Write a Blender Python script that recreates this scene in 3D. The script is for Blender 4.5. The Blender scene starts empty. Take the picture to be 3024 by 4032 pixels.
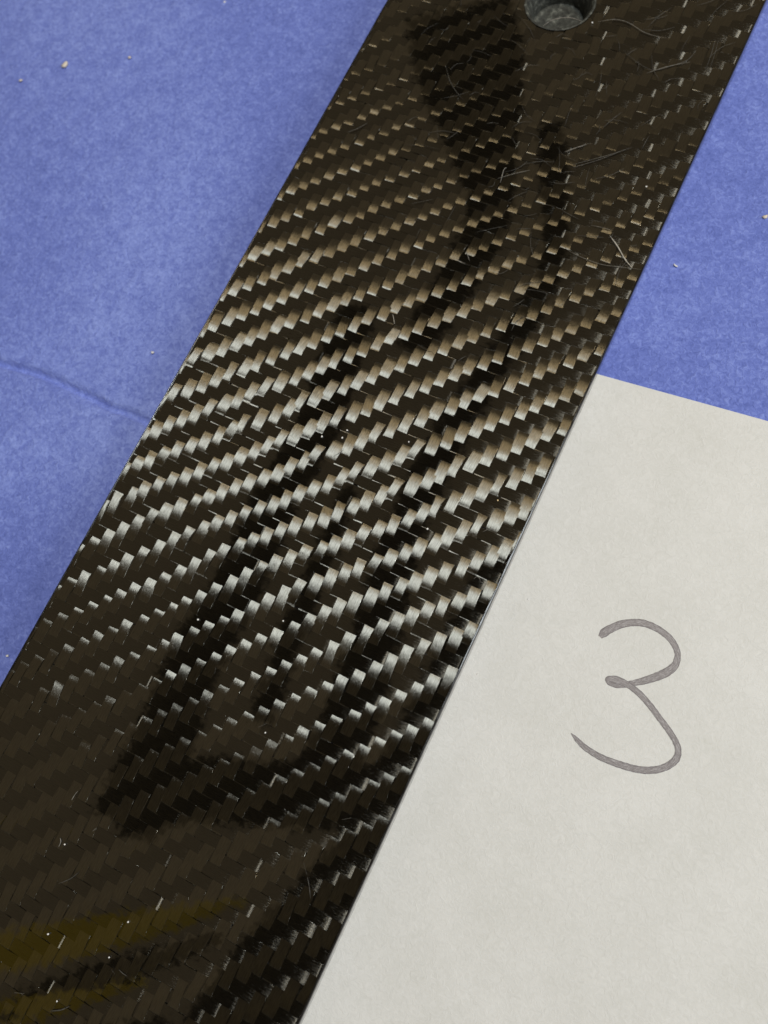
import bpy, bmesh, math, random
import numpy as np
from mathutils import Vector, Matrix, noise

random.seed(7)
rng = np.random.default_rng(7)
SC = bpy.context.scene
COL = SC.collection
MM = 0.001
ZT = 6.4                 # height of the plate's top face above the cloth, mm
CAM_H = 117.37           # camera height above the plate's top face, mm

# ------------------------------------------------------------------ camera
# axes of the table (u across the plate, v along it, n up) seen in camera axes (x right, y down, z forward)
AU = np.array([0.8885517, 0.39355641, -0.23577367])
AV = np.array([0.43606567, -0.88419329, 0.16747821])
AN = np.array([-0.14255737, -0.25162585, -0.9572679])
FPX, CX, CY = 3020.0, 1512.0, 2016.0
cam_d = bpy.data.cameras.new('camera')
cam = bpy.data.objects.new('camera', cam_d)
COL.objects.link(cam)
rot = np.array([AU, AV, AN])           # rows: u, v, n in camera axes
M = Matrix(((rot[0][0], -rot[0][1], -rot[0][2], 0),
            (rot[1][0], -rot[1][1], -rot[1][2], 0),
            (rot[2][0], -rot[2][1], -rot[2][2], (CAM_H + ZT) * MM),
            (0, 0, 0, 1)))
cam.matrix_world = M
cam_d.lens = 5.1
cam_d.sensor_fit = 'VERTICAL'
cam_d.sensor_height = 5.1 * 4032 / FPX
cam_d.sensor_width = 5.1 * 3024 / FPX
cam_d.clip_start = 0.005
cam_d.clip_end = 20
cam_d.dof.use_dof = True
cam_d.dof.focus_distance = 0.119
cam_d.dof.aperture_fstop = 4.0
SC.camera = cam


def at(x, y, z=0.0):
    """pixel of the 3024 x 4032 photograph -> (u, v) in mm on the plane z mm above the plate's top face"""
    d = np.array([(x - CX) / FPX, (y - CY) / FPX, 1.0])
    t = -(CAM_H - z) / (d @ AN)
    p = d * t
    return float(p @ AU), float(p @ AV)


# ------------------------------------------------------------------ world, lamps, exposure
world = bpy.data.worlds.new('World')
SC.world = world
world.use_nodes = True
bg = world.node_tree.nodes['Background']
bg.inputs['Color'].default_value = (0.30, 0.230, 0.135, 1)
bg.inputs['Strength'].default_value = 0.80
SC.view_settings.view_transform = 'Standard'
SC.view_settings.look = 'None'
SC.view_settings.exposure = -0.90
SC.view_settings.gamma = 1.0

PC = Vector((-0.035, 0.02, ZT * MM))


def lamp(name, lu, lv, dist, su, sv, radiance, color):
    d = Vector((lu, lv, math.sqrt(max(0.01, 1 - lu * lu - lv * lv))))
    L = bpy.data.lights.new(name, 'AREA')
    L.shape = 'RECTANGLE'
    L.size = su * dist
    L.size_y = sv * dist
    L.energy = radiance * math.pi * (su * dist) * (sv * dist)
    L.color = color
    o = bpy.data.objects.new(name, L)
    COL.objects.link(o)
    z = d.normalized()
    y = Vector((0, 1, 0))
    y = (y - z * y.dot(z)).normalized()
    x = y.cross(z)
    m = Matrix((x, y, z)).transposed().to_4x4()
    m.translation = PC + d * dist
    o.matrix_world = m
    return o


# the window: bright sky pane, and under it the dim warm pane (the wall across the yard)
lamp('window_light', 0.23, 0.130, 0.70, 0.14, 0.185, 126.0, (0.90, 0.96, 0.99))
lamp('warm_window_light', 0.23, 0.345, 0.70, 0.14, 0.24, 42.0, (1.0, 0.77, 0.46))
# an added soft lamp low on the right, farther off: it throws the plate's soft shadow to the left
lamp('added_side_light', 0.86, 0.17, 2.2, 0.50, 0.30, 15.0, (0.90, 0.96, 1.0))


# ------------------------------------------------------------------ helpers
def link_mesh(name, verts, faces, mat, parent=None, smooth=True, uvs=None):
    me = bpy.data.meshes.new(name)
    me.from_pydata([tuple(v) for v in verts], [], [tuple(f) for f in faces])
    if smooth:
        me.polygons.foreach_set('use_smooth', [True] * len(me.polygons))
    if uvs is not None:
        ul = me.uv_layers.new(name='UVMap')
        li = np.empty(len(me.loops), dtype=np.int32)
        me.loops.foreach_get('vertex_index', li)
        ul.data.foreach_set('uv', np.asarray(uvs, dtype=np.float32)[li].ravel())
    me.materials.append(mat)
    me.update()
    o = bpy.data.objects.new(name, me)
    COL.objects.link(o)
    if parent is not None:
        o.parent = parent
    return o


def tag(o, label, cat, group=None, kind=None):
    if label:
        o['label'] = label
    if cat:
        o['category'] = cat
    if group:
        o['group'] = group
    if kind:
        o['kind'] = kind
    return o


def new_mat(name):
    m = bpy.data.materials.new(name)
    m.use_nodes = True
    nt = m.node_tree
    return m, nt, nt.nodes['Principled BSDF']


def nd(nt, typ, **kw):
    n = nt.nodes.new(typ)
    for k, v in kw.items():
        if k in n.inputs:
            n.inputs[k].default_value = v
        else:
            setattr(n, k, v)
    return n


def ramp(nt, fac, stops):
    r = nt.nodes.new('ShaderNodeValToRGB')
    el = r.color_ramp.elements
    while len(el) < len(stops):
        el.new(0.5)
    for e, (p, c) in zip(el, stops):
        e.position = p
        e.color = c if len(c) == 4 else (*c, 1)
    nt.links.new(fac, r.inputs['Fac'])
    return r


def catmull(P, n=8):
    P = [np.array(p, float) for p in P]
    P = [2 * P[0] - P[1]] + P + [2 * P[-1] - P[-2]]
    out = []
    for i in range(1, len(P) - 2):
        for k in range(n):
            t = k / n
            a, b, c, d = P[i - 1], P[i], P[i + 1], P[i + 2]
            out.append(0.5 * (2 * b + (c - a) * t + (2 * a - 5 * b + 4 * c - d) * t * t + (3 * b - a - 3 * c + d) * t ** 3))
    out.append(P[-2])
    return np.array(out)


# ------------------------------------------------------------------ materials
def coat_normal(nt, strength=0.15, scale=900.0):
    """the level skin of clear resin, very slightly uneven from the weave printing through"""
    up = nd(nt, 'ShaderNodeCombineXYZ', X=0.0, Y=0.0, Z=1.0)
    geo = nt.nodes.new('ShaderNodeNewGeometry')
    n1 = nd(nt, 'ShaderNodeTexNoise', Scale=scale, Detail=2.0, Roughness=0.5)
    nt.links.new(geo.outputs['Position'], n1.inputs['Vector'])
    vs = nd(nt, 'ShaderNodeVectorMath', operation='SUBTRACT')
    vs.inputs[1].default_value = (0.5, 0.5, 0.5)
    nt.links.new(n1.outputs['Color'], vs.inputs[0])
    vm = nd(nt, 'ShaderNodeVectorMath', operation='MULTIPLY')
    vm.inputs[1].default_value = (strength, strength, 0)
    nt.links.new(vs.outputs[0], vm.inputs[0])
    va = nd(nt, 'ShaderNodeVectorMath', operation='ADD')
    nt.links.new(up.outputs[0], va.inputs[0])
    nt.links.new(vm.outputs[0], va.inputs[1])
    vn = nd(nt, 'ShaderNodeVectorMath', operation='NORMALIZE')
    nt.links.new(va.outputs[0], vn.inputs[0])
    return vn.outputs[0]


def carbon_mat(name, tint):
    m, nt, b = new_mat(name)
    uv = nd(nt, 'ShaderNodeUVMap', uv_map='UVMap')
    tan = nd(nt, 'ShaderNodeTangent', direction_type='UV_MAP', uv_map='UVMap')
    # fibre streaks: long along the tow, fine across it
    mp = nd(nt, 'ShaderNodeMapping')
    mp.inputs['Scale'].default_value = (0.7, 9.0, 1.0)
    nt.links.new(uv.outputs[0], mp.inputs['Vector'])
    n1 = nd(nt, 'ShaderNodeTexNoise', Scale=1.0, Detail=3.0, Roughness=0.6, Distortion=0.35)
    nt.links.new(mp.outputs[0], n1.inputs['Vector'])
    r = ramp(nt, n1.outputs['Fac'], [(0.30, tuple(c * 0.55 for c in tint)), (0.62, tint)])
    # fibres wander a little out of line
    mp2 = nd(nt, 'ShaderNodeMapping')
    mp2.inputs['Scale'].default_value = (1.1, 5.0, 1.0)
    nt.links.new(uv.outputs[0], mp2.inputs['Vector'])
    n2 = nd(nt, 'ShaderNodeTexNoise', Scale=1.0, Detail=3.0, Roughness=0.65, Distortion=0.8)
    nt.links.new(mp2.outputs[0], n2.inputs['Vector'])
    bp = nd(nt, 'ShaderNodeBump', Strength=BUMP, Distance=0.00007)
    nt.links.new(n2.outputs['Fac'], bp.inputs['Height'])
    # the fibres: an anisotropic gloss, tight along the tow and wide across it
    gl = nd(nt, 'ShaderNodeBsdfAnisotropic', distribution='BECKMANN')
    gl.inputs['Roughness'].default_value = FIB_R
    gl.inputs['Anisotropy'].default_value = FIB_A
    gl.inputs['Rotation'].default_value = ANISO_ROT
    nt.links.new(r.outputs[0], gl.inputs['Color'])
    nt.links.new(tan.outputs[0], gl.inputs['Tangent'])
    nt.links.new(bp.outputs[0], gl.inputs['Normal'])
    df = nd(nt, 'ShaderNodeBsdfDiffuse')
    df.inputs['Color'].default_value = (0.0012, 0.0012, 0.0012, 1)
    ad = nt.nodes.new('ShaderNodeAddShader')
    nt.links.new(gl.outputs[0], ad.inputs[0])
    nt.links.new(df.outputs[0], ad.inputs[1])
    # the clear resin over them
    cn = coat_normal(nt, 0.018)
    fr = nd(nt, 'ShaderNodeFresnel', IOR=2.2)
    nt.links.new(cn, fr.inputs['Normal'])
    co = nd(nt, 'ShaderNodeBsdfAnisotropic', distribution='GGX')
    co.inputs['Roughness'].default_value = 0.035
    nt.links.new(cn, co.inputs['Normal'])
    mxs = nt.nodes.new('ShaderNodeMixShader')
    nt.links.new(fr.outputs[0], mxs.inputs[0])
    nt.links.new(ad.outputs[0], mxs.inputs[1])
    nt.links.new(co.outputs[0], mxs.inputs[2])
    nt.links.new(mxs.outputs[0], nt.nodes['Material Output'].inputs['Surface'])
    nt.nodes.remove(b)
    return m


FIB_R, FIB_A, BUMP = 0.39, 0.79, 0.30
ANISO_ROT = 0.0
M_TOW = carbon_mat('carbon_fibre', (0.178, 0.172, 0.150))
M_TOW_X = carbon_mat('dimmed_carbon_fibre', (0.070, 0.068, 0.060))  # same fibre, tinted darker so the crosswise tows reflect less

m, nt, b = new_mat('black_resin')
b.inputs['Base Color'].default_value = (0.006, 0.006, 0.007, 1)
b.inputs['Roughness'].default_value = 0.18
b.inputs['Coat Weight'].default_value = 0.5
tcr = nd(nt, 'ShaderNodeTexCoord')
nzr = nd(nt, 'ShaderNodeTexNoise', Scale=700.0, Detail=4.0)
nt.links.new(tcr.outputs['Object'], nzr.inputs['Vector'])
rr = ramp(nt, nzr.outputs['Fac'], [(0.4, (0.12,) * 3), (0.7, (0.4,) * 3)])
nt.links.new(rr.outputs[0], b.inputs['Roughness'])
M_RESIN = m

m, nt, b = new_mat('drilled_fibre')
tc = nd(nt, 'ShaderNodeTexCoord')
n1 = nd(nt, 'ShaderNodeTexNoise', Scale=900.0, Detail=5.0, Roughness=0.7)
nt.links.new(tc.outputs['Object'], n1.inputs['Vector'])
r = ramp(nt, n1.outputs['Fac'], [(0.35, (0.012, 0.013, 0.012)), (0.55, (0.05, 0.054, 0.048)), (0.74, (0.24, 0.25, 0.225))])
nt.links.new(r.outputs[0], b.inputs['Base Color'])
b.inputs['Roughness'].default_value = 0.6
bp = nd(nt, 'ShaderNodeBump', Strength=0.6, Distance=0.0003)
nt.links.new(n1.outputs['Fac'], bp.inputs['Height'])
nt.links.new(bp.outputs[0], b.inputs['Normal'])
M_HOLE = m


def plain(name, col, rough=0.6, nscale=300.0, var=0.25):
    m, nt, b = new_mat(name)
    tc = nd(nt, 'ShaderNodeTexCoord')
    n1 = nd(nt, 'ShaderNodeTexNoise', Scale=nscale, Detail=4.0)
    nt.links.new(tc.outputs['Object'], n1.inputs['Vector'])
    r = ramp(nt, n1.outputs['Fac'], [(0.3, tuple(c * (1 - var) for c in col)), (0.7, col)])
    nt.links.new(r.outputs[0], b.inputs['Base Color'])
    b.inputs['Roughness'].default_value = rough
    return m


M_SCR = [plain('scratch_bright', (0.55, 0.52, 0.46), 0.5, 2500, 0.5),
         plain('scratch_dull', (0.24, 0.225, 0.20), 0.5, 2500, 0.6),
         plain('scratch_faint', (0.10, 0.095, 0.085), 0.45, 2500, 0.6)]
M_CRUMB = plain('pale_crumb', (0.78, 0.70, 0.58), 0.7, 900, 0.25)
M_LINT = plain('white_lint', (0.8, 0.8, 0.8), 0.7, 900, 0.15)
M_GOLD = plain('gold_fleck', (0.85, 0.65, 0.35), 0.4, 900, 0.15)
M_BLACKPAINT = plain('black_paint', (0.008, 0.008, 0.011), 0.95, 8, 0.2)
M_BLACKPAINT.node_tree.nodes['Principled BSDF'].inputs['Specular IOR Level'].default_value = 0.05
M_YELLOW = plain('yellow_glow', (0.62, 0.47, 0.03), 0.6, 6, 0.35)
M_YELLOW.node_tree.nodes['Principled BSDF'].inputs['Emission Color'].default_value = (1.0, 0.72, 0.03, 1)
M_YELLOW.node_tree.nodes['Principled BSDF'].inputs['Emission Strength'].default_value = 0.24  # glow added so the unseen strips mirror yellow in the plate

# blue suede cloth
m, nt, b = new_mat('blue_suede')
geo = nt.nodes.new('ShaderNodeNewGeometry')
big = nd(nt, 'ShaderNodeTexNoise', Scale=9.0, Detail=2.0, Roughness=0.55, Distortion=0.5)
nt.links.new(geo.outputs['Position'], big.inputs['Vector'])
mid = nd(nt, 'ShaderNodeTexNoise', Scale=300.0, Detail=3.0, Roughness=0.6, Distortion=0.7)
nt.links.new(geo.outputs['Position'], mid.inputs['Vector'])
fine = nd(nt, 'ShaderNodeTexNoise', Scale=1300.0, Detail=2.0, Roughness=0.65, Distortion=0.9)
nt.links.new(geo.outputs['Position'], fine.inputs['Vector'])
mx = nd(nt, 'ShaderNodeMath', operation='MULTIPLY_ADD')
mx.inputs[1].default_value = 0.40
nt.links.new(fine.outputs['Fac'], mx.inputs[0])
mx2 = nd(nt, 'ShaderNodeMath', operation='MULTIPLY_ADD')
mx2.inputs[1].default_value = 0.20
nt.links.new(mid.outputs['Fac'], mx2.inputs[0])
mx3 = nd(nt, 'ShaderNodeMath', operation='MULTIPLY')
mx3.inputs[1].default_value = 0.46
nt.links.new(big.outputs['Fac'], mx3.inputs[0])
nt.links.new(mx3.outputs[0], mx2.inputs[2])
nt.links.new(mx2.outputs[0], mx.inputs[2])
r = ramp(nt, mx.outputs[0], [(0.38, (0.085, 0.120, 0.40)), (0.54, (0.150, 0.200, 0.58)), (0.70, (0.27, 0.35, 0.80))])
nt.links.new(r.outputs[0], b.inputs['Base Color'])
b.inputs['Roughness'].default_value = 0.9
b.inputs['Specular IOR Level'].default_value = 0.15
b.inputs['Sheen Weight'].default_value = 0.25
b.inputs['Sheen Roughness'].default_value = 0.5
b.inputs['Sheen Tint'].default_value = (0.7, 0.75, 1.0, 1)
bp = nd(nt, 'ShaderNodeBump', Strength=0.8, Distance=0.0005)
nt.links.new(mx.outputs[0], bp.inputs['Height'])
nt.links.new(bp.outputs[0], b.inputs['Normal'])
M_CLOTH = m

# paper
m, nt, b = new_mat('white_paper')
geo = nt.nodes.new('ShaderNodeNewGeometry')
big = nd(nt, 'ShaderNodeTexNoise', Scale=70.0, Detail=4.0, Roughness=0.6)
fib = nd(nt, 'ShaderNodeTexNoise', Scale=900.0, Detail=4.0, Roughness=0.7, Distortion=1.5)
for n in (big, fib):
    nt.links.new(geo.outputs['Position'], n.inputs['Vector'])
ma = nd(nt, 'ShaderNodeMath', operation='MULTIPLY_ADD')
ma.inputs[1].default_value = 0.6
mb = nd(nt, 'ShaderNodeMath', operation='MULTIPLY')
mb.inputs[1].default_value = 0.5
nt.links.new(big.outputs['Fac'], mb.inputs[0])
nt.links.new(fib.outputs['Fac'], ma.inputs[0])
nt.links.new(mb.outputs[0], ma.inputs[2])
r = ramp(nt, ma.outputs[0], [(0.34, (0.60, 0.605, 0.59)), (0.52, (0.645, 0.65, 0.645)), (0.68, (0.69, 0.695, 0.695))])
nt.links.new(r.outputs[0], b.inputs['Base Color'])
b.inputs['Roughness'].default_value = 0.65
b.inputs['Specular IOR Level'].default_value = 0.35
bp = nd(nt, 'ShaderNodeBump', Strength=0.5, Distance=0.00015)
nt.links.new(fib.outputs['Fac'], bp.inputs['Height'])
nt.links.new(bp.outputs[0], b.inputs['Normal'])
M_PAPER = m

# ink: felt pen, streaky along the stroke
m, nt, b = new_mat('grey_ink')
uv = nd(nt, 'ShaderNodeUVMap', uv_map='UVMap')
mp = nd(nt, 'ShaderNodeMapping')
mp.inputs['Scale'].default_value = (0.8, 4.0, 1)
nt.links.new(uv.outputs[0], mp.inputs['Vector'])
n1 = nd(nt, 'ShaderNodeTexNoise', Scale=1.6, Detail=5.0, Roughness=0.75, Distortion=0.6)
nt.links.new(mp.outputs[0], n1.inputs['Vector'])
r = ramp(nt, n1.outputs['Fac'], [(0.36, (0.135, 0.118, 0.122)), (0.52, (0.22, 0.200, 0.21)), (0.64, (0.46, 0.45, 0.47))])
rim = nd(nt, 'ShaderNodeUVMap', uv_map='across')
sx = nd(nt, 'ShaderNodeSeparateXYZ')
nt.links.new(rim.outputs[0], sx.inputs[0])
rimr = ramp(nt, sx.outputs['X'], [(0.55, (1, 1, 1)), (0.95, (0.62, 0.60, 0.62))])
mm = nd(nt, 'ShaderNodeMixRGB', blend_type='MULTIPLY')
mm.inputs[0].default_value = 1.0
nt.links.new(r.outputs[0], mm.inputs[1])
nt.links.new(rimr.outputs[0], mm.inputs[2])
nt.links.new(mm.outputs[0], b.inputs['Base Color'])
b.inputs['Roughness'].default_value = 0.55
M_INK = m

# ------------------------------------------------------------------ cloth
x0, x1, y0, y1, st = -185.0, 85.0, -110.0, 175.0, 0.55
nx, ny = int((x1 - x0) / st) + 1, int((y1 - y0) / st) + 1
X, Y = np.meshgrid(np.linspace(x0, x1, nx), np.linspace(y0, y1, ny))


def value_noise(X, Y, s, seed):
    g = np.random.default_rng(seed).random((400, 400))
    xs, ys = X / s + 200, Y / s + 200
    xi, yi = np.floor(xs).astype(int), np.floor(ys).astype(int)
    fx, fy = xs - xi, ys - yi
    fx, fy = fx * fx * (3 - 2 * fx), fy * fy * (3 - 2 * fy)
    a, b_, c, d = g[yi % 400, xi % 400], g[yi % 400, (xi + 1) % 400], g[(yi + 1) % 400, xi % 400], g[(yi + 1) % 400, (xi + 1) % 400]
    return (a * (1 - fx) + b_ * fx) * (1 - fy) + (c * (1 - fx) + d * fx) * fy - 0.5


Z = 0.55 * value_noise(X, Y, 38, 1) + 0.25 * value_noise(X, Y, 15, 2) + 0.10 * value_noise(X, Y, 4.0, 3) + 0.07 * value_noise(X, Y, 1.6, 4)
Z -= 0.42                                               # everything stays under the plate and the paper
crease = catmull([at(*p, z=-ZT) for p in [(-260, 1340), (0, 1428), (170, 1478), (355, 1566), (430, 1604), (500, 1625), (640, 1690), (900, 1800)]], 10)
D = np.full(X.shape, 1e9)
Sg = np.zeros(X.shape)
for i in range(len(crease) - 1):
    a, c = crease[i], crease[i + 1]
    ab = c - a
    t = np.clip(((X - a[0]) * ab[0] + (Y - a[1]) * ab[1]) / (ab @ ab), 0, 1)
    dx, dy = X - a[0] - t * ab[0], Y - a[1] - t * ab[1]
    d = np.hypot(dx, dy)
    D = np.minimum(D, d)
Z -= 1.5 * np.exp(-(D / 0.75) ** 2)
Z += 0.35 * np.exp(-(D / 3.2) ** 2)
V = np.stack([X, Y, Z], -1).reshape(-1, 3) * MM
idx = np.arange(nx * ny).reshape(ny, nx)
F = np.stack([idx[:-1, :-1], idx[:-1, 1:], idx[1:, 1:], idx[1:, :-1]], -1).reshape(-1, 4)
cloth = link_mesh('suede_cloth', V.tolist(), F.tolist(), M_CLOTH)
tag(cloth, 'blue suede cloth spread under the black plate and the paper', 'cloth')

# ------------------------------------------------------------------ paper with the handwritten 3
PZ = 0.14
pa = np.array(at(2360, 1475, PZ - ZT))
pb = np.array(at(3024, 1660, PZ - ZT))
e1 = (pb - pa) / np.linalg.norm(pb - pa)
e2 = np.array([e1[1], -e1[0]])
if e2[1] > 0:
    e2 = -e2
org = pa - e1 * 14
verts, faces = [], []
nu_, nv_ = 40, 56
for j in range(nv_ + 1):
    for i in range(nu_ + 1):
        p = org + e1 * (110 * i / nu_) + e2 * (150 * j / nv_)
        lift = 0.25 * (0.5 + 0.5 * math.sin(p[0] * 0.055 + p[1] * 0.03)) * min(1, max(0, (p[0] + 4) / 25.0))
        verts.append((p[0] * MM, p[1] * MM, (PZ + lift) * MM))
nb = len(verts)
verts += [(x, y, z - 0.09 * MM) for x, y, z in verts]
w_ = nu_ + 1
for j in range(nv_):
    for i in range(nu_):
        a = j * w_ + i
        faces.append((a, a + w_, a + w_ + 1, a + 1))
        faces.append((a + nb, a + nb + 1, a + nb + w_ + 1, a + nb + w_))
rim = [i for i in range(w_)] + [j * w_ + nu_ for j in range(1, nv_ + 1)] + [nv_ * w_ + i for i in range(nu_ - 1, -1, -1)] + [j * w_ for j in range(nv_ - 1, 0, -1)]
for k in range(len(rim)):
    a, c = rim[k], rim[(k + 1) % len(rim)]
    faces.append((a, c, c + nb, a + nb))
paper = link_mesh('paper_sheet', verts, faces, M_PAPER, smooth=False)
tag(paper, 'white paper sheet with a handwritten 3, tucked against the black plate', 'paper')


def paper_z(x, y):
    return PZ + 0.25 * (0.5 + 0.5 * math.sin(x * 0.055 + y * 0.03)) * min(1, max(0, (x + 4) / 25.0))


NUM = [(588, 338, 34), (612, 312, 64), (650, 287, 62), (720, 258, 58), (800, 245, 56), (880, 254, 54), (960, 290, 50), (1030, 345, 48),
       (1071, 410, 44), (1081, 462, 44), (1062, 520, 54), (1000, 568, 62), (900, 607, 56), (800, 632, 44), (715, 645, 44), (655, 628, 50), (640, 606, 40),
       (690, 612, 62), (760, 640, 46), (830, 692, 46), (900, 768, 44), (962, 850, 44), (1022, 930, 44), (1066, 1000, 44), (1085, 1062, 44),
       (1066, 1122, 50), (1000, 1168, 50), (920, 1186, 50), (830, 1182, 50), (720, 1153, 50), (600, 1108, 46), (500, 1048, 42), (440, 992, 32), (403, 952, 8)]
pts = catmull([(2000 + x / 1.62, 2300 + y / 1.62, w) for x, y, w in NUM], 10)
cl = np.array([at(x, y, PZ + 0.1 - ZT) for x, y, w in pts])
wd = pts[:, 2] / 1.62 / 3020 * (CAM_H + 4) * 0.83
tang = np.gradient(cl, axis=0)
tang /= np.linalg.norm(tang, axis=1)[:, None] + 1e-9
nrm = np.stack([-tang[:, 1], tang[:, 0]], 1)
ln = np.concatenate([[0], np.cumsum(np.linalg.norm(np.diff(cl, axis=0), axis=1))])
verts, faces, uvs = [], [], []
NAC = 7
for i in range(len(cl)):
    for k in range(NAC):
        f = k / (NAC - 1) - 0.5
        jit = (0.06 * noise.noise(Vector((ln[i] * 2.2, k * 7.1, 0))) if k in (0, NAC - 1) else 0)
        p = cl[i] + nrm[i] * (f * wd[i] + jit)
        verts.append((p[0] * MM, p[1] * MM, (paper_z(*p) + 0.018 + 0.03 * i / len(cl)) * MM))
        uvs.append((ln[i], f * wd[i] * 2))
for i in range(len(cl) - 1):
    for k in range(NAC - 1):
        a = i * NAC + k
        faces.append((a, a + 1, a + NAC + 1, a + NAC))
num = link_mesh('handwritten_numeral', verts, faces, M_INK, paper, uvs=uvs)
ul = num.data.uv_layers.new(name='across')
for lp in num.data.loops:
    ul.data[lp.index].uv = (abs((lp.vertex_index % NAC) / (NAC - 1) - 0.5) * 2, 0.0)

# ------------------------------------------------------------------ the carbon plate
U0, U1, V0, V1 = -73.6, -7.6, -95.0, 158.0
plate = bpy.data.objects.new('carbon_plate', None)
plate.empty_display_size = 0.01
COL.objects.link(plate)
tag(plate, 'black woven carbon fibre plate lying on the blue cloth, scratched, with a drilled hole', 'plate')

# hole: circle through three rim points of the photograph
hp = [np.array(at(*p)) for p in [(2074, 0), (2342, 0), (2197, 113)]]
A_ = np.array([2 * (hp[1] - hp[0]), 2 * (hp[2] - hp[0])])
B_ = np.array([hp[1] @ hp[1] - hp[0] @ hp[0], hp[2] @ hp[2] - hp[0] @ hp[0]])
HC = np.linalg.solve(A_, B_)
HR = float(np.linalg.norm(hp[0] - HC))
print('hole', HC, HR)

ZM = ZT - 0.26           # mid level of the weave
AMP = 0.111

ub = np.interp(np.arange(0, 39), [0, 1, 11, 18, 30, 36, 38], [-74.4, -72.65, -54.4, -42.15, -20.3, -9.5, -5.9])     # left borders of the lengthwise tows
JJ = np.arange(-56, 84)
vb = np.interp(JJ, [-56, -8, -7, -6, -5, -4, -3, -2, -1, 0, 4, 8, 12, 16, 18, 20, 24, 28, 32, 36, 40, 44, 48, 52, 56, 84],
               [-101.2, -9.05, -7.15, -5.3, -3.4, -1.2, 1.0, 3.2, 5.1, 7.1, 13.94, 20.9, 28.4, 36.0, 39.8, 43.6, 51.0, 58.5, 66.0, 73.0, 79.8, 86.6, 93.6, 100.6, 107.8, 158.2])
NS = 6                   # samples per crossing


def u_shift(n, v):
    """lengthwise tows wander sideways a little"""
    return 0.10 * np.sin(v * 0.11 + n * 0.9) + 0.06 * np.sin(v * 0.41 + n * 2.3)


# at the two tight picks (borders 10 and 14) the floats are squeezed and pulled over
PULL = {7: (-0.12, 0.97), 8: (-0.30, 0.90), 9: (-0.66, 0.80), 10: (-0.12, 1.10), 11: (-0.05, 1.0), 12: (-0.18, 0.95), 13: (-0.42, 0.82), 14: (0.0, 1.07),
        -4: (-0.1, 0.95), -3: (-0.22, 0.88), -2: (0.0, 1.06)}


def ribbon(name, along_u, cx, cz, cw, sl, tow_id):
    """a flat tow: (cx) centre points mm, cz heights, cw widths, five points across"""
    n = len(cx)
    acr = np.array([-1.0, -0.97, -0.97, 0.0, 0.97, 0.97, 1.0])
    dz = np.array([-0.16, -0.004, -0.004, 0.0, -0.004, -0.004, -0.16])
    NA = 7
    P = np.zeros((n, NA, 3))
    h = cw[:, None] * 0.5 * acr[None]
    if along_u:
        P[:, :, 0] = cx[:, 0:1]
        P[:, :, 1] = cx[:, 1:2] + h
    else:
        P[:, :, 0] = cx[:, 0:1] + h
        P[:, :, 1] = cx[:, 1:2]
    P[:, :, 2] = cz[:, None] + dz[None] + sl[:, None] * acr[None]
    # keep inside the plate's sawn edges and out of the hole
    P[:, :, 0] = np.clip(P[:, :, 0], U0 + 0.10, U1 - 0.275)
    d = P[:, :, :2] - HC
    r = np.linalg.norm(d, axis=2)
    near = (r < HR + 0.05) & (r > HR - 1.0)
    k = (HR + 0.05) / np.maximum(r, 1e-6)
    P[:, :, :2] = np.where(near[..., None], HC + d * k[..., None], P[:, :, :2])
    inside = (r <= HR - 1.0)
    uvs = np.zeros((n, NA, 2))
    along = cx[:, 0] if along_u else cx[:, 1]
    uvs[:, :, 0] = along[:, None] + tow_id * 13.7
    uvs[:, :, 1] = h + tow_id * 5.3
    ii = np.arange(n * NA).reshape(n, NA)
    lo, hi = ii[:, [0, 2, 3, 5]], ii[:, [1, 3, 4, 6]]
    if along_u:
        F = np.stack([lo[:-1], lo[1:], hi[1:], hi[:-1]], -1)
    else:
        F = np.stack([lo[:-1], hi[:-1], hi[1:], lo[1:]], -1)
    F = F.reshape(-1, 4)
    keep = ~inside.reshape(-1)[F].any(axis=1)
    # drop slivers clamped flat on the edge
    Pf = P.reshape(-1, 3)
    area = np.abs(np.cross(Pf[F[:, 2], :2] - Pf[F[:, 0], :2], Pf[F[:, 3], :2] - Pf[F[:, 1], :2]))
    keep &= area > 1e-5
    if keep.sum() == 0:
        return None
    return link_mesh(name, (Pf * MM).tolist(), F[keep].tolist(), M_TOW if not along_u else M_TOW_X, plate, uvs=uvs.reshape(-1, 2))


def profile(t, p=2.1):
    return 1 - np.abs(t) ** p


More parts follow.
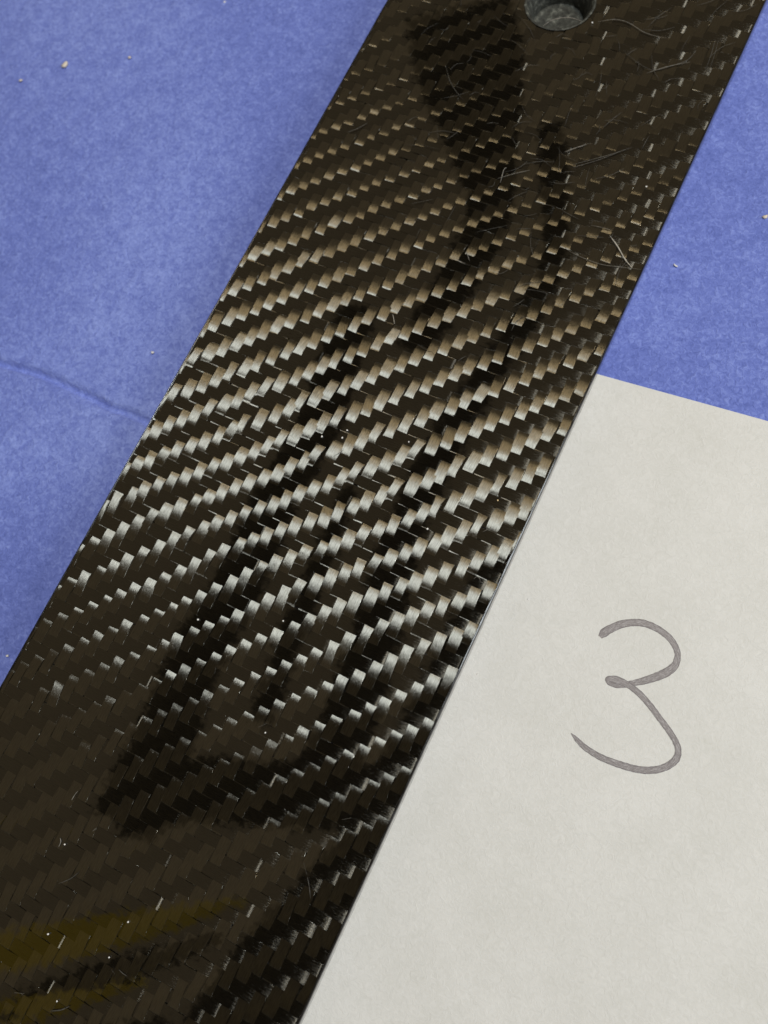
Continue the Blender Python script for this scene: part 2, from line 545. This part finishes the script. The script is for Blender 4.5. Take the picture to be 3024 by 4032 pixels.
# lengthwise tows
for n in range(0, 38):
    cxs, czs, cws, sls = [], [], [], []
    base_c, base_w = 0.5 * (ub[n] + ub[n + 1]), ub[n + 1] - ub[n]
    last_u = None
    for j0 in range(JJ[0], JJ[-1] - 2):
        ph = (j0 - n) % 4
        if ph not in (0, 2):
            continue
        a, c = vb[j0 - JJ[0]], vb[j0 + 2 - JJ[0]]
        sgn = 1 if ph == 0 else -1
        t = np.linspace(-1, 1, NS * 2, endpoint=False)
        if c < V0 or a > V1:
            continue
        v = (a + c) / 2 + (c - a) / 2 * t
        amp = AMP * (1 + 0.08 * rng.standard_normal())
        tilt = 0.008 * rng.standard_normal() * (1 - t * t)          # one end a touch higher
        z = sgn * amp * profile(t, 2.45 + 0.18 * rng.standard_normal()) + tilt * (t if sgn > 0 else 0)
        wv = base_w * (0.965 + 0.07 * rng.standard_normal())
        lean = 0.09 * rng.standard_normal()
        if sgn > 0:
            pl, pw = PULL.get(j0, (0.0, 1.0))
            off = pl + 0.085 * rng.standard_normal()
            u = base_c + u_shift(n, (a + c) / 2) + off + (lean - pl * 0.25) * t
            last_u, last_w = u[-1], 1.0
            wv *= pw
        else:                                   # underneath: bridge to the next float
            pl2, _ = PULL.get(j0 + 2, (0.0, 1.0))
            c2 = vb[min(j0 + 4 - JJ[0], len(vb) - 1)]
            u2 = base_c + u_shift(n, (c + c2) / 2) + pl2 * 1.25
            if last_u is None:
                last_u = u2
            u = last_u + (u2 - last_u) * (t + 1) / 2
        narrow = 1.0
        cxs += list(zip(u, v))
        czs += list(ZM + z)
        cws += list((base_w + (wv - base_w) * (1 - t ** 4)) * narrow if sgn > 0 else np.full(len(t), base_w * 0.96))
        sls += list(np.full(len(t), 0.012 * rng.standard_normal()) * (1 - t ** 2))
    cxs = np.array(cxs)
    ok = (cxs[:, 1] > V0 + 0.2) & (cxs[:, 1] < V1 - 0.2)
    ribbon('lengthwise_tow', False, cxs[ok], np.array(czs)[ok], np.array(cws)[ok], np.array(sls)[ok], n)

# crosswise tows
for j in range(JJ[0], JJ[-1]):
    a_, c_ = vb[j - JJ[0]], vb[j + 1 - JJ[0]]
    if a_ < V0 + 0.3 or c_ > V1 - 0.3:
        continue
    cxs, czs, cws, sls = [], [], [], []
    for n0 in range(-4, 40):
        ph = (n0 - j) % 4
        if ph not in (1, 3):          # over the tows j+1, j+2 (phase 1), under j+3, j+4
            continue
        uu = [np.interp(q, np.arange(0, 39), ub) if 0 <= q <= 38 else (ub[0] + q * 1.8 if q < 0 else ub[38] + (q - 38) * 1.8) for q in (n0, n0 + 2)]
        if uu[1] < U0 - 0.5 or uu[0] > U1 + 0.5:
            continue
        sgn = 1 if ph == 1 else -1
        t = np.linspace(-1, 1, NS * 2, endpoint=False)
        v = np.full(len(t), 0.5 * (a_ + c_))
        u = (uu[0] + uu[1]) / 2 + (uu[1] - uu[0]) / 2 * t + u_shift(n0 + 1, v)
        amp = 0.62 * AMP * (1 + 0.12 * rng.standard_normal())
        z = sgn * amp * profile(t, 2.9 + 0.2 * rng.standard_normal())
        v = v + 0.05 * rng.standard_normal() * (1 - t * t) + 0.05 * np.sin(u * 0.23 + j * 1.7)
        wv = (c_ - a_) * (0.985 + 0.03 * rng.standard_normal())
        cxs += list(zip(u, v))
        czs += list(ZM + z)
        cws += list(np.full(len(t), (c_ - a_) * 0.97) + (wv - (c_ - a_) * 0.97) * (1 - t ** 4))
        sls += list(np.full(len(t), 0.010 * rng.standard_normal()) * (1 - t ** 2))
    cxs = np.array(cxs)
    o_ = np.argsort(cxs[:, 0], kind='stable')
    cxs, czs, cws, sls = cxs[o_], np.array(czs)[o_], np.array(cws)[o_], np.array(sls)[o_]
    ok = (cxs[:, 0] > U0 - 0.3) & (cxs[:, 0] < U1 + 0.3)
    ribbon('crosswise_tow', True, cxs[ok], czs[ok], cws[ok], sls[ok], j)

# body: sawn slab with a slim resin rim; the weave lies in the tray
ZB, ZF = 0.30, ZT - 0.62
prof = [(U0 + 0.25, ZF), (U0 + 0.25, ZT - 0.10), (U0 + 0.22, ZT - 0.05), (U0 + 0.10, ZT - 0.03), (U0 + 0.02, ZT - 0.10), (U0, ZT - 0.25), (U0, ZB + 0.15), (U0 + 0.15, ZB),
        (U1 - 0.15, ZB), (U1, ZB + 0.15), (U1, ZT - 0.21), (U1 - 0.04, ZT - 0.165), (U1 - 0.23, ZT - 0.035), (U1 - 0.26, ZT - 0.03), (U1 - 0.28, ZT - 0.10), (U1 - 0.28, ZF)]
verts, faces = [], []
NV = 330
for i in range(NV + 1):
    v = V0 + (V1 - V0) * i / NV
    for k, (u, z) in enumerate(prof):
        j1 = 0.035 * noise.noise(Vector((v * 0.8, k * 0.2, 3))) if k not in (0, 15, 7, 8) else 0
        j2 = 0.03 * noise.noise(Vector((v * 1.9, k * 0.3, 9))) if k not in (0, 15, 7, 8) else 0
        verts.append(((u + j1) * MM, v * MM, (z + j2) * MM))
np_ = len(prof)
for i in range(NV):
    for k in range(np_ - 1):
        if k == 7:
            continue          # the underside is added with the hole
        a = i * np_ + k
        faces.append((a, a + 1, a + np_ + 1, a + np_))
faces.append(tuple(range(np_ - 1, -1, -1)))
faces.append(tuple(NV * np_ + k for k in range(np_)))


def holed(z, ua, ub_, r, flip):
    s = 14.0
    N = 64
    base = len(verts)
    for k in range(N):
        a = 2 * math.pi * k / N
        verts.append(((HC[0] + r * math.cos(a)) * MM, (HC[1] + r * math.sin(a)) * MM, z * MM))
    for k in range(N):
        a = 2 * math.pi * k / N
        q = s / max(abs(math.cos(a)), abs(math.sin(a)))
        verts.append(((HC[0] + q * math.cos(a)) * MM, (HC[1] + q * math.sin(a)) * MM, z * MM))
    for k in range(N):
        f = (base + k, base + N + k, base + N + (k + 1) % N, base + (k + 1) % N)
        faces.append(f if flip else f[::-1])
    for xa, xb, ya, yb in ((ua, ub_, V0, HC[1] - s), (ua, ub_, HC[1] + s, V1), (ua, HC[0] - s, HC[1] - s, HC[1] + s), (HC[0] + s, ub_, HC[1] - s, HC[1] + s)):
        b0 = len(verts)
        for x, y in ((xa, ya), (xb, ya), (xb, yb), (xa, yb)):
            verts.append((x * MM, y * MM, z * MM))
        faces.append((b0, b0 + 1, b0 + 2, b0 + 3) if flip else (b0 + 3, b0 + 2, b0 + 1, b0))


holed(ZF, U0 + 0.25, U1 - 0.28, HR * 0.93, True)
holed(ZB, U0 + 0.15, U1 - 0.15, HR * 0.66, False)
link_mesh('slab', verts, faces, M_RESIN, plate)

# hole lining: countersink and bore
verts, faces = [], []
rings = [(HR + 0.32, ZT - 0.06), (HR + 0.10, ZT + 0.0), (HR - 0.06, ZT - 0.05), (HR * 0.93, ZT - 0.7), (HR * 0.86, ZT - 1.6), (HR * 0.80, ZT - 3.0), (HR * 0.77, ZT - 4.9)]
NR = 96
for ri, (r, z) in enumerate(rings):
    for k in range(NR):
        a = 2 * math.pi * k / NR
        rr_ = r + 0.10 * noise.noise(Vector((math.cos(a) * 5, math.sin(a) * 5, ri * 0.5))) + 0.05 * noise.noise(Vector((math.cos(a) * 16, math.sin(a) * 16, ri * 0.7)))
        verts.append(((HC[0] + rr_ * math.cos(a)) * MM, (HC[1] + rr_ * math.sin(a)) * MM, z * MM))
for ri in range(len(rings) - 1):
    for k in range(NR):
        a, c = ri * NR + k, ri * NR + (k + 1) % NR
        faces.append((a, a + NR, c + NR, c))
hole = link_mesh('screw_hole', verts, faces, M_HOLE, plate)
verts, faces = [(HC[0] * MM, HC[1] * MM, (ZT - 5.1) * MM)], []
for k in range(NR):
    a = 2 * math.pi * k / NR
    verts.append(((HC[0] + HR * 0.78 * math.cos(a)) * MM, (HC[1] + HR * 0.78 * math.sin(a)) * MM, (ZT - 4.88) * MM))
    faces.append((0, 1 + k, 1 + (k + 1) % NR))
link_mesh('hole_bottom', verts, faces, M_HOLE, hole)


def stroke(name, P, width, mat, z=0.02, parent=plate, height=0.03, zbase=None):
    """a thin raised ridge along a curve of photograph pixels"""
    zz = 0.0 if zbase is None else zbase
    c = np.array([at(x, y, zz) for x, y in P])
    if len(c) > 2:
        c = catmull(c, 6)
    t = np.gradient(c, axis=0)
    t /= np.linalg.norm(t, axis=1)[:, None] + 1e-9
    n_ = np.stack([-t[:, 1], t[:, 0]], 1)
    verts, faces = [], []
    N = len(c)
    for i in range(N):
        tap = min(1.0, 0.25 + 3.0 * min(i, N - 1 - i) / max(1, N - 1))
        w = width * tap * (0.8 + 0.4 * random.random()) * 0.5
        for f, dz in ((-1, 0), (0, height), (1, 0)):
            p = c[i] + n_[i] * f * w
            verts.append((p[0] * MM, p[1] * MM, (ZT + zz + z + dz) * MM))
    for i in range(N - 1):
        for k in range(2):
            a = i * 3 + k
            faces.append((a, a + 1, a + 4, a + 3))
        faces.append((i * 3 + 2, i * 3, i * 3 + 3, i * 3 + 5))
    return link_mesh(name, verts, faces, mat, parent)


def reg(ox, oy, s, pts):
    return [(ox + x / s, oy + y / s) for x, y in pts]


SCR = []
r1 = lambda *p: reg(2200, 500, 2.765, p)
SCR += [(r1((555, 1182), (640, 1300), (720, 1440), (800, 1535)), 0.26, 0),
        (r1((20, 1290), (150, 1370), (300, 1440), (480, 1500), (700, 1528), (900, 1552)), 0.09, 1),
        (r1((660, 1515), (700, 1450)), 0.08, 1),
        (r1((60, 275), (160, 235), (300, 195)), 0.12, 1),
        (r1((150, 410), (400, 345), (560, 300), (800, 225)), 0.11, 2),
        (r1((160, 440), (270, 410)), 0.10, 1),
        (r1((0, 885), (110, 950), (220, 1005)), 0.10, 2),
        (r1((350, 1070), (470, 1095), (580, 1125)), 0.09, 1),
        (r1((985, 95), (940, 170), (905, 240)), 0.10, 2),
        (r1((780, 1300), (850, 1285)), 0.07, 1),
        (r1((600, 1225), (655, 1240)), 0.07, 1)]
r2 = lambda *p: reg(1200, 0, 0.9095, p)
SCR += [(r2((505, 235), (518, 285), (540, 325), (570, 360)), 0.12, 2),
        (r2((1050, 78), (1110, 70), (1160, 82), (1220, 118), (1290, 137)), 0.14, 1),
        (r2((700, 655), (712, 610), (722, 600)), 0.20, 1),
        (r2((690, 640), (750, 622), (805, 610)), 0.12, 1),
        (r2((1140, 180), (1180, 215), (1240, 250), (1300, 240), (1370, 215), (1400, 185)), 0.10, 2),
        (r2((1225, 262), (1300, 238), (1380, 222)), 0.12, 1),
        (r2((1470, 140), (1455, 195), (1435, 250)), 0.12, 2),
        (r2((1482, 142), (1466, 200), (1448, 250)), 0.10, 2),
        (r2((150, 475), (190, 460), (225, 440)), 0.12, 2),
        (r2((935, 545), (970, 530), (1008, 516)), 0.12, 1),
        (r2((960, 600), (1060, 570), (1160, 530)), 0.10, 2),
        (r2((1092, 845), (1105, 868)), 0.10, 1),
        (r2((545, 930), (575, 942)), 0.09, 1)]
r3 = lambda *p: reg(1300, 900, 1.659, p)
SCR += [(r3((785, 195), (830, 208), (880, 232)), 0.12, 0),
        (r3((890, 150), (900, 180), (910, 212)), 0.14, 1),
        (r3((408, 560), (415, 590), (420, 625)), 0.14, 0),
        (r3((1195, 510), (1230, 490), (1270, 460)), 0.08, 2),
        (r3((835, 865), (860, 848), (890, 832)), 0.09, 2),
        (r3((20, 1490), (60, 1465), (90, 1440)), 0.09, 2)]
r4 = lambda *p: reg(200, 2300, 0.976, p)
SCR += [(r4((80, 830), (92, 810), (104, 795)), 0.16, 1), (r4((160, 950), (172, 938)), 0.2, 1), (r4((30, 1010), (38, 990), (36, 975)), 0.2, 1),
        (r4((1120, 905), (1155, 898)), 0.14, 1), (r4((798, 550), (830, 535)), 0.14, 1), (r4((630, 345), (634, 320)), 0.12, 2)]
r5 = lambda *p: reg(0, 3200, 1.037, p)
SCR += [(r5((240, 290), (290, 268), (325, 240)), 0.14, 2), (r5((380, 75), (395, 65)), 0.2, 1), (r5((205, 810), (250, 805), (283, 790)), 0.2, 2), (r5((485, 640), (500, 655), (520, 668)), 0.12, 2),
        (r5((455, 640), (470, 660)), 0.12, 2), (r5((60, 735), (100, 738)), 0.2, 1), (r5((1255, 262), (1262, 300), (1268, 350)), 0.1, 2), (r5((1240, 205), (1252, 250)), 0.1, 2)]
r6 = lambda *p: reg(1500, 2000, 2.765, p)
SCR += [(r6((1010, 775), (1040, 750), (1075, 770), (1080, 810)), 0.08, 1), (r6((1105, 262), (1150, 240), (1190, 222)), 0.08, 1)]
for P, w, mi in SCR:
    stroke('scratch', P, w, M_SCR[mi])
# fine random hairlines where the plate is most handled
for _ in range(110):
    x, y = random.uniform(1600, 2900), random.uniform(20, 1500) * random.uniform(0.35, 1)
    u, v = at(x, y)
    if not (U0 + 3 < u < U1 - 2) or math.hypot(u - HC[0], v - HC[1]) < HR + 1.5:
        continue
    a, L = random.gauss(-0.5, 0.7), random.uniform(25, 130)
    b_ = random.uniform(-12, 12)
    P = [(x, y), (x + L / 2 * math.cos(a) - b_ * math.sin(a), y + L / 2 * math.sin(a) + b_ * math.cos(a)), (x + L * math.cos(a), y + L * math.sin(a))]
    if any(not (U0 + 1 < at(*p)[0] < U1 - 1) for p in P):
        continue
    stroke('scratch', P, random.uniform(0.05, 0.09), M_SCR[2])
# frayed light rim inside the drilled hole
stroke('hole_burr', reg(2000, 0, 3.318, [(455, 345), (560, 272), (680, 238), (800, 232), (900, 256), (985, 292)]), 0.28, M_SCR[1], z=0.0, zbase=-0.9, height=0.1)


# ------------------------------------------------------------------ crumbs and lint
def blob(name, x, y, zlev, size, mat, elong=1.6, ang=0.0, seed=0):
    bm = bmesh.new()
    bmesh.ops.create_icosphere(bm, subdivisions=2, radius=1.0)
    for v in bm.verts:
        k = 1 + 0.35 * noise.noise(v.co * 1.7 + Vector((seed * 3.1, 0, 0)))
        v.co *= k
        v.co.x *= elong
        v.co.y += 0.28 * v.co.x * v.co.x / elong
        v.co.z *= 0.6
    u, w = at(x, y, zlev - ZT)
    bmesh.ops.transform(bm, matrix=Matrix.Rotation(ang, 4, 'Z') @ Matrix.Scale(size * MM, 4), verts=bm.verts)
    me = bpy.data.meshes.new(name)
    bm.to_mesh(me)
    bm.free()
    me.polygons.foreach_set('use_smooth', [True] * len(me.polygons))
    me.materials.append(mat)
    o = bpy.data.objects.new(name, me)
    COL.objects.link(o)
    o.location = (u * MM, w * MM, (zlev + size * 0.4) * MM)
    return o


ANG_PX = math.atan2(1, 1)
tag(blob('crumb', 258, 258, -0.3, 0.50, M_CRUMB, 1.9, 1.35, 1), 'largest pale curved crumb on the blue cloth near the top left', 'crumb', 'crumbs on the blue cloth')
tag(blob('crumb', 511, 228, -0.35, 0.30, M_CRUMB, 1.2, 0.4, 2), 'small yellowish crumb on the blue cloth, right of the largest crumb', 'crumb', 'crumbs on the blue cloth')
tag(blob('crumb', 82, 318, -0.35, 0.27, M_CRUMB, 1.5, 0.4, 3), 'tiny buff crumb on the cloth, left of and below the largest crumb', 'crumb', 'crumbs on the blue cloth')
tag(blob('lint', 601, 1389, -0.3, 0.26, M_LINT, 1.3, 0.2, 4), 'white lint speck on the cloth left of the plate, above the crease', 'lint', 'lint specks on the cloth')
tag(blob('lint', 2659, 1047, -0.35, 0.15, M_LINT, 3.2, -0.4, 5), 'white lint fleck on the cloth strip right of the plate', 'lint', 'lint specks on the cloth')
tag(blob('crumb', 3012, 856, -0.35, 0.35, M_CRUMB, 1.4, 0.7, 6), 'pale yellow crumb at the right end of the blue cloth strip', 'crumb', 'crumbs on the blue cloth')
tag(blob('lint', 30, 2583, -0.3, 0.22, M_LINT, 1.2, 0.7, 7), 'white lint speck on the cloth at the low left corner beside the plate', 'lint', 'lint specks on the cloth')
tag(blob('lint', 885, 10, -0.35, 0.24, M_LINT, 1.2, 0.2, 8), 'white lint speck on the cloth at the upper rim of the picture', 'lint', 'lint specks on the cloth')
specks = [((1268, 1719), 'white dust speck left of a pair of specks in mid plate'),
          ((1367, 1695), 'upper white dust speck of the pair in mid plate'),
          ((1348, 1724), 'lower white dust speck of the pair in mid plate'),
          ((2080, 2360), 'white dust speck on the plate rim beside the paper, left of the 3'),
          ((1960, 1970), 'gold dust fleck on the black plate near its right edge'),
          ((1610, 1740), 'white dust speck between the paired specks and the gold fleck'),
          ((1683, 2083), 'white dust speck on the plate, below and left of the gold fleck'),
          ((2545, 735), 'white dust speck high on the plate, above the long bright scratch'),
          ((2332, 90), 'bright speck at the right lip of the drilled hole'),
          ((255, 3325), 'white dust speck above the yellow reflection, near the left border'),
          ((505, 3630), 'white dust speck in the yellow reflection, farthest right of three'),
          ((430, 3770), 'white dust speck just under the yellow reflection'),
          ((225, 3942), 'white dust speck lowest on the plate'),
          ((190, 3678), 'white dust speck in the yellow reflection, nearest the left border'),
          ((1045, 2885), 'white dust speck inside the brown patch framed by the dark reflected bars'),
          ((1880, 2655), 'white dust speck near the plate edge, level with the middle of the 3'),
          ((1115, 2445), 'white dust speck on the dark reflected bar in the lower middle of the plate'),
          ((780, 2440), 'white dust speck left of the dark reflected bar, low on the plate')]
for i, ((x, y), lab) in enumerate(specks):
    gold = i == 4
    tag(blob('dust_speck', x, y, ZT + 0.01, 0.11 + 0.05 * random.random(), M_GOLD if gold else M_LINT, 1.2, random.random() * 3, 20 + i),
        lab, 'dust', 'dust specks on the black plate')


# ------------------------------------------------------------------ unseen shapes added overhead to mirror in the gloss
OH = 520.0
KO = 1 + OH / CAM_H


def overhead_bar(name, pts_uvw, mat, thick=3.0, zoff=0.0):
    """a bar in the air over the table; (u, v, half width) given as seen mirrored in the plate, built OH mm above it"""
    c = catmull([(u, v, w) for u, v, w in pts_uvw], 5) if len(pts_uvw) > 2 else np.array(pts_uvw, float)
    p = c[:, :2] * KO
    w = c[:, 2] * KO
    t = np.gradient(p, axis=0)
    t /= np.linalg.norm(t, axis=1)[:, None]
    n_ = np.stack([-t[:, 1], t[:, 0]], 1)
    verts, faces = [], []
    for i in range(len(p)):
        for f, z in ((-1, 0), (1, 0), (1, thick), (-1, thick)):
            q = p[i] + n_[i] * f * w[i]
            verts.append((q[0] * MM, q[1] * MM, (ZT + OH + zoff + z) * MM))
    for i in range(len(p) - 1):
        for k in range(4):
            a, c_ = i * 4 + k, i * 4 + (k + 1) % 4
            faces.append((a, c_, c_ + 4, a + 4))
    faces.append((3, 2, 1, 0))
    e = (len(p) - 1) * 4
    faces.append((e, e + 1, e + 2, e + 3))
    o = link_mesh(name, verts, faces, mat, smooth=False)
    o['kind'] = 'structure'
    return o


overhead_bar('unseen_dark_bar', [(-44, -40, 5.4), (-44.5, -26, 5.0), (-46, -13, 4.6), (-45.3, 1, 4.2), (-46.6, 15, 3.9), (-45.8, 28, 3.8), (-47.9, 43, 3.8), (-48.8, 52, 3.0)], M_BLACKPAINT)  # unseen bars, shaped to give the dark reflections in the plate
overhead_bar('unseen_dark_bar', [(-20.0, -24, 4.5), (-19.5, -11, 4.2), (-21, 0, 4.0), (-23, 9, 3.6), (-24.7, 20, 3.2), (-25, 35, 3.0), (-23.8, 47, 2.6), (-21.5, 68, 2.2), (-25.5, 81, 2.2), (-33, 97, 2.4)], M_BLACKPAINT, zoff=1)
overhead_bar('unseen_dark_bar', [(-32.0, -17, 1.8), (-33.5, -4, 2.0), (-34.5, 8, 1.8), (-36, 22, 1.4)], M_BLACKPAINT, zoff=2)
overhead_bar('unseen_dark_bar', [(-47, -38.5, 4.8), (-36.4, -30.6, 4.8), (-24.3, -25.2, 4.8), (-11.8, -18.8, 4.4)], M_BLACKPAINT, zoff=14)
overhead_bar('unseen_dark_bar', [(-37.6, 48, 2.6), (-36.1, 59, 3.4), (-35.4, 70, 3.8), (-37, 80, 4.2), (-43, 90, 6.5), (-52, 104, 10.0), (-60, 116, 10.0)], M_BLACKPAINT, zoff=3)
overhead_bar('unseen_dark_panel', [(-9.5, 24, 2.6), (-8.5, 10, 4.2), (-7.5, -10, 6.0), (-7, -30, 8.0), (-11, -48, 9.5), (-12, -70, 13.0), (-12, -100, 16.0)], M_BLACKPAINT, zoff=30)  # unseen dark panels, added to blacken the reflection low on the plate
overhead_bar('unseen_dark_panel', [(-80, -104, 9), (-55, -88, 6.5), (-40, -78, 5.0), (-24, -66, 4.0)], M_BLACKPAINT, zoff=45)
overhead_bar('unseen_glow_strip', [(-68, -76, 3.0), (-54.9, -66.9, 2.8), (-45.5, -59.7, 2.7), (-36.8, -53.0, 2.1), (-28.7, -46.2, 1.1), (-23, -41.5, 0.3)], M_YELLOW, zoff=20)  # added glowing strips that make the yellow reflection
overhead_bar('unseen_glow_strip', [(-58, -80, 1.8), (-46.9, -71.5, 1.7), (-38.5, -64.5, 1.2), (-31.3, -58.2, 0.3)], M_YELLOW, zoff=22)
overhead_bar('unseen_dark_bar', [(-45, -65.5, 0.4), (-38, -59.5, 1.2), (-30, -52.5, 1.5), (-22, -44.5, 0.5)], M_BLACKPAINT, zoff=-14)
overhead_bar('unseen_dark_bar', [(-62, -86, 0.8), (-52, -75, 1.4), (-44, -67.5, 0.4)], M_BLACKPAINT, zoff=-18)
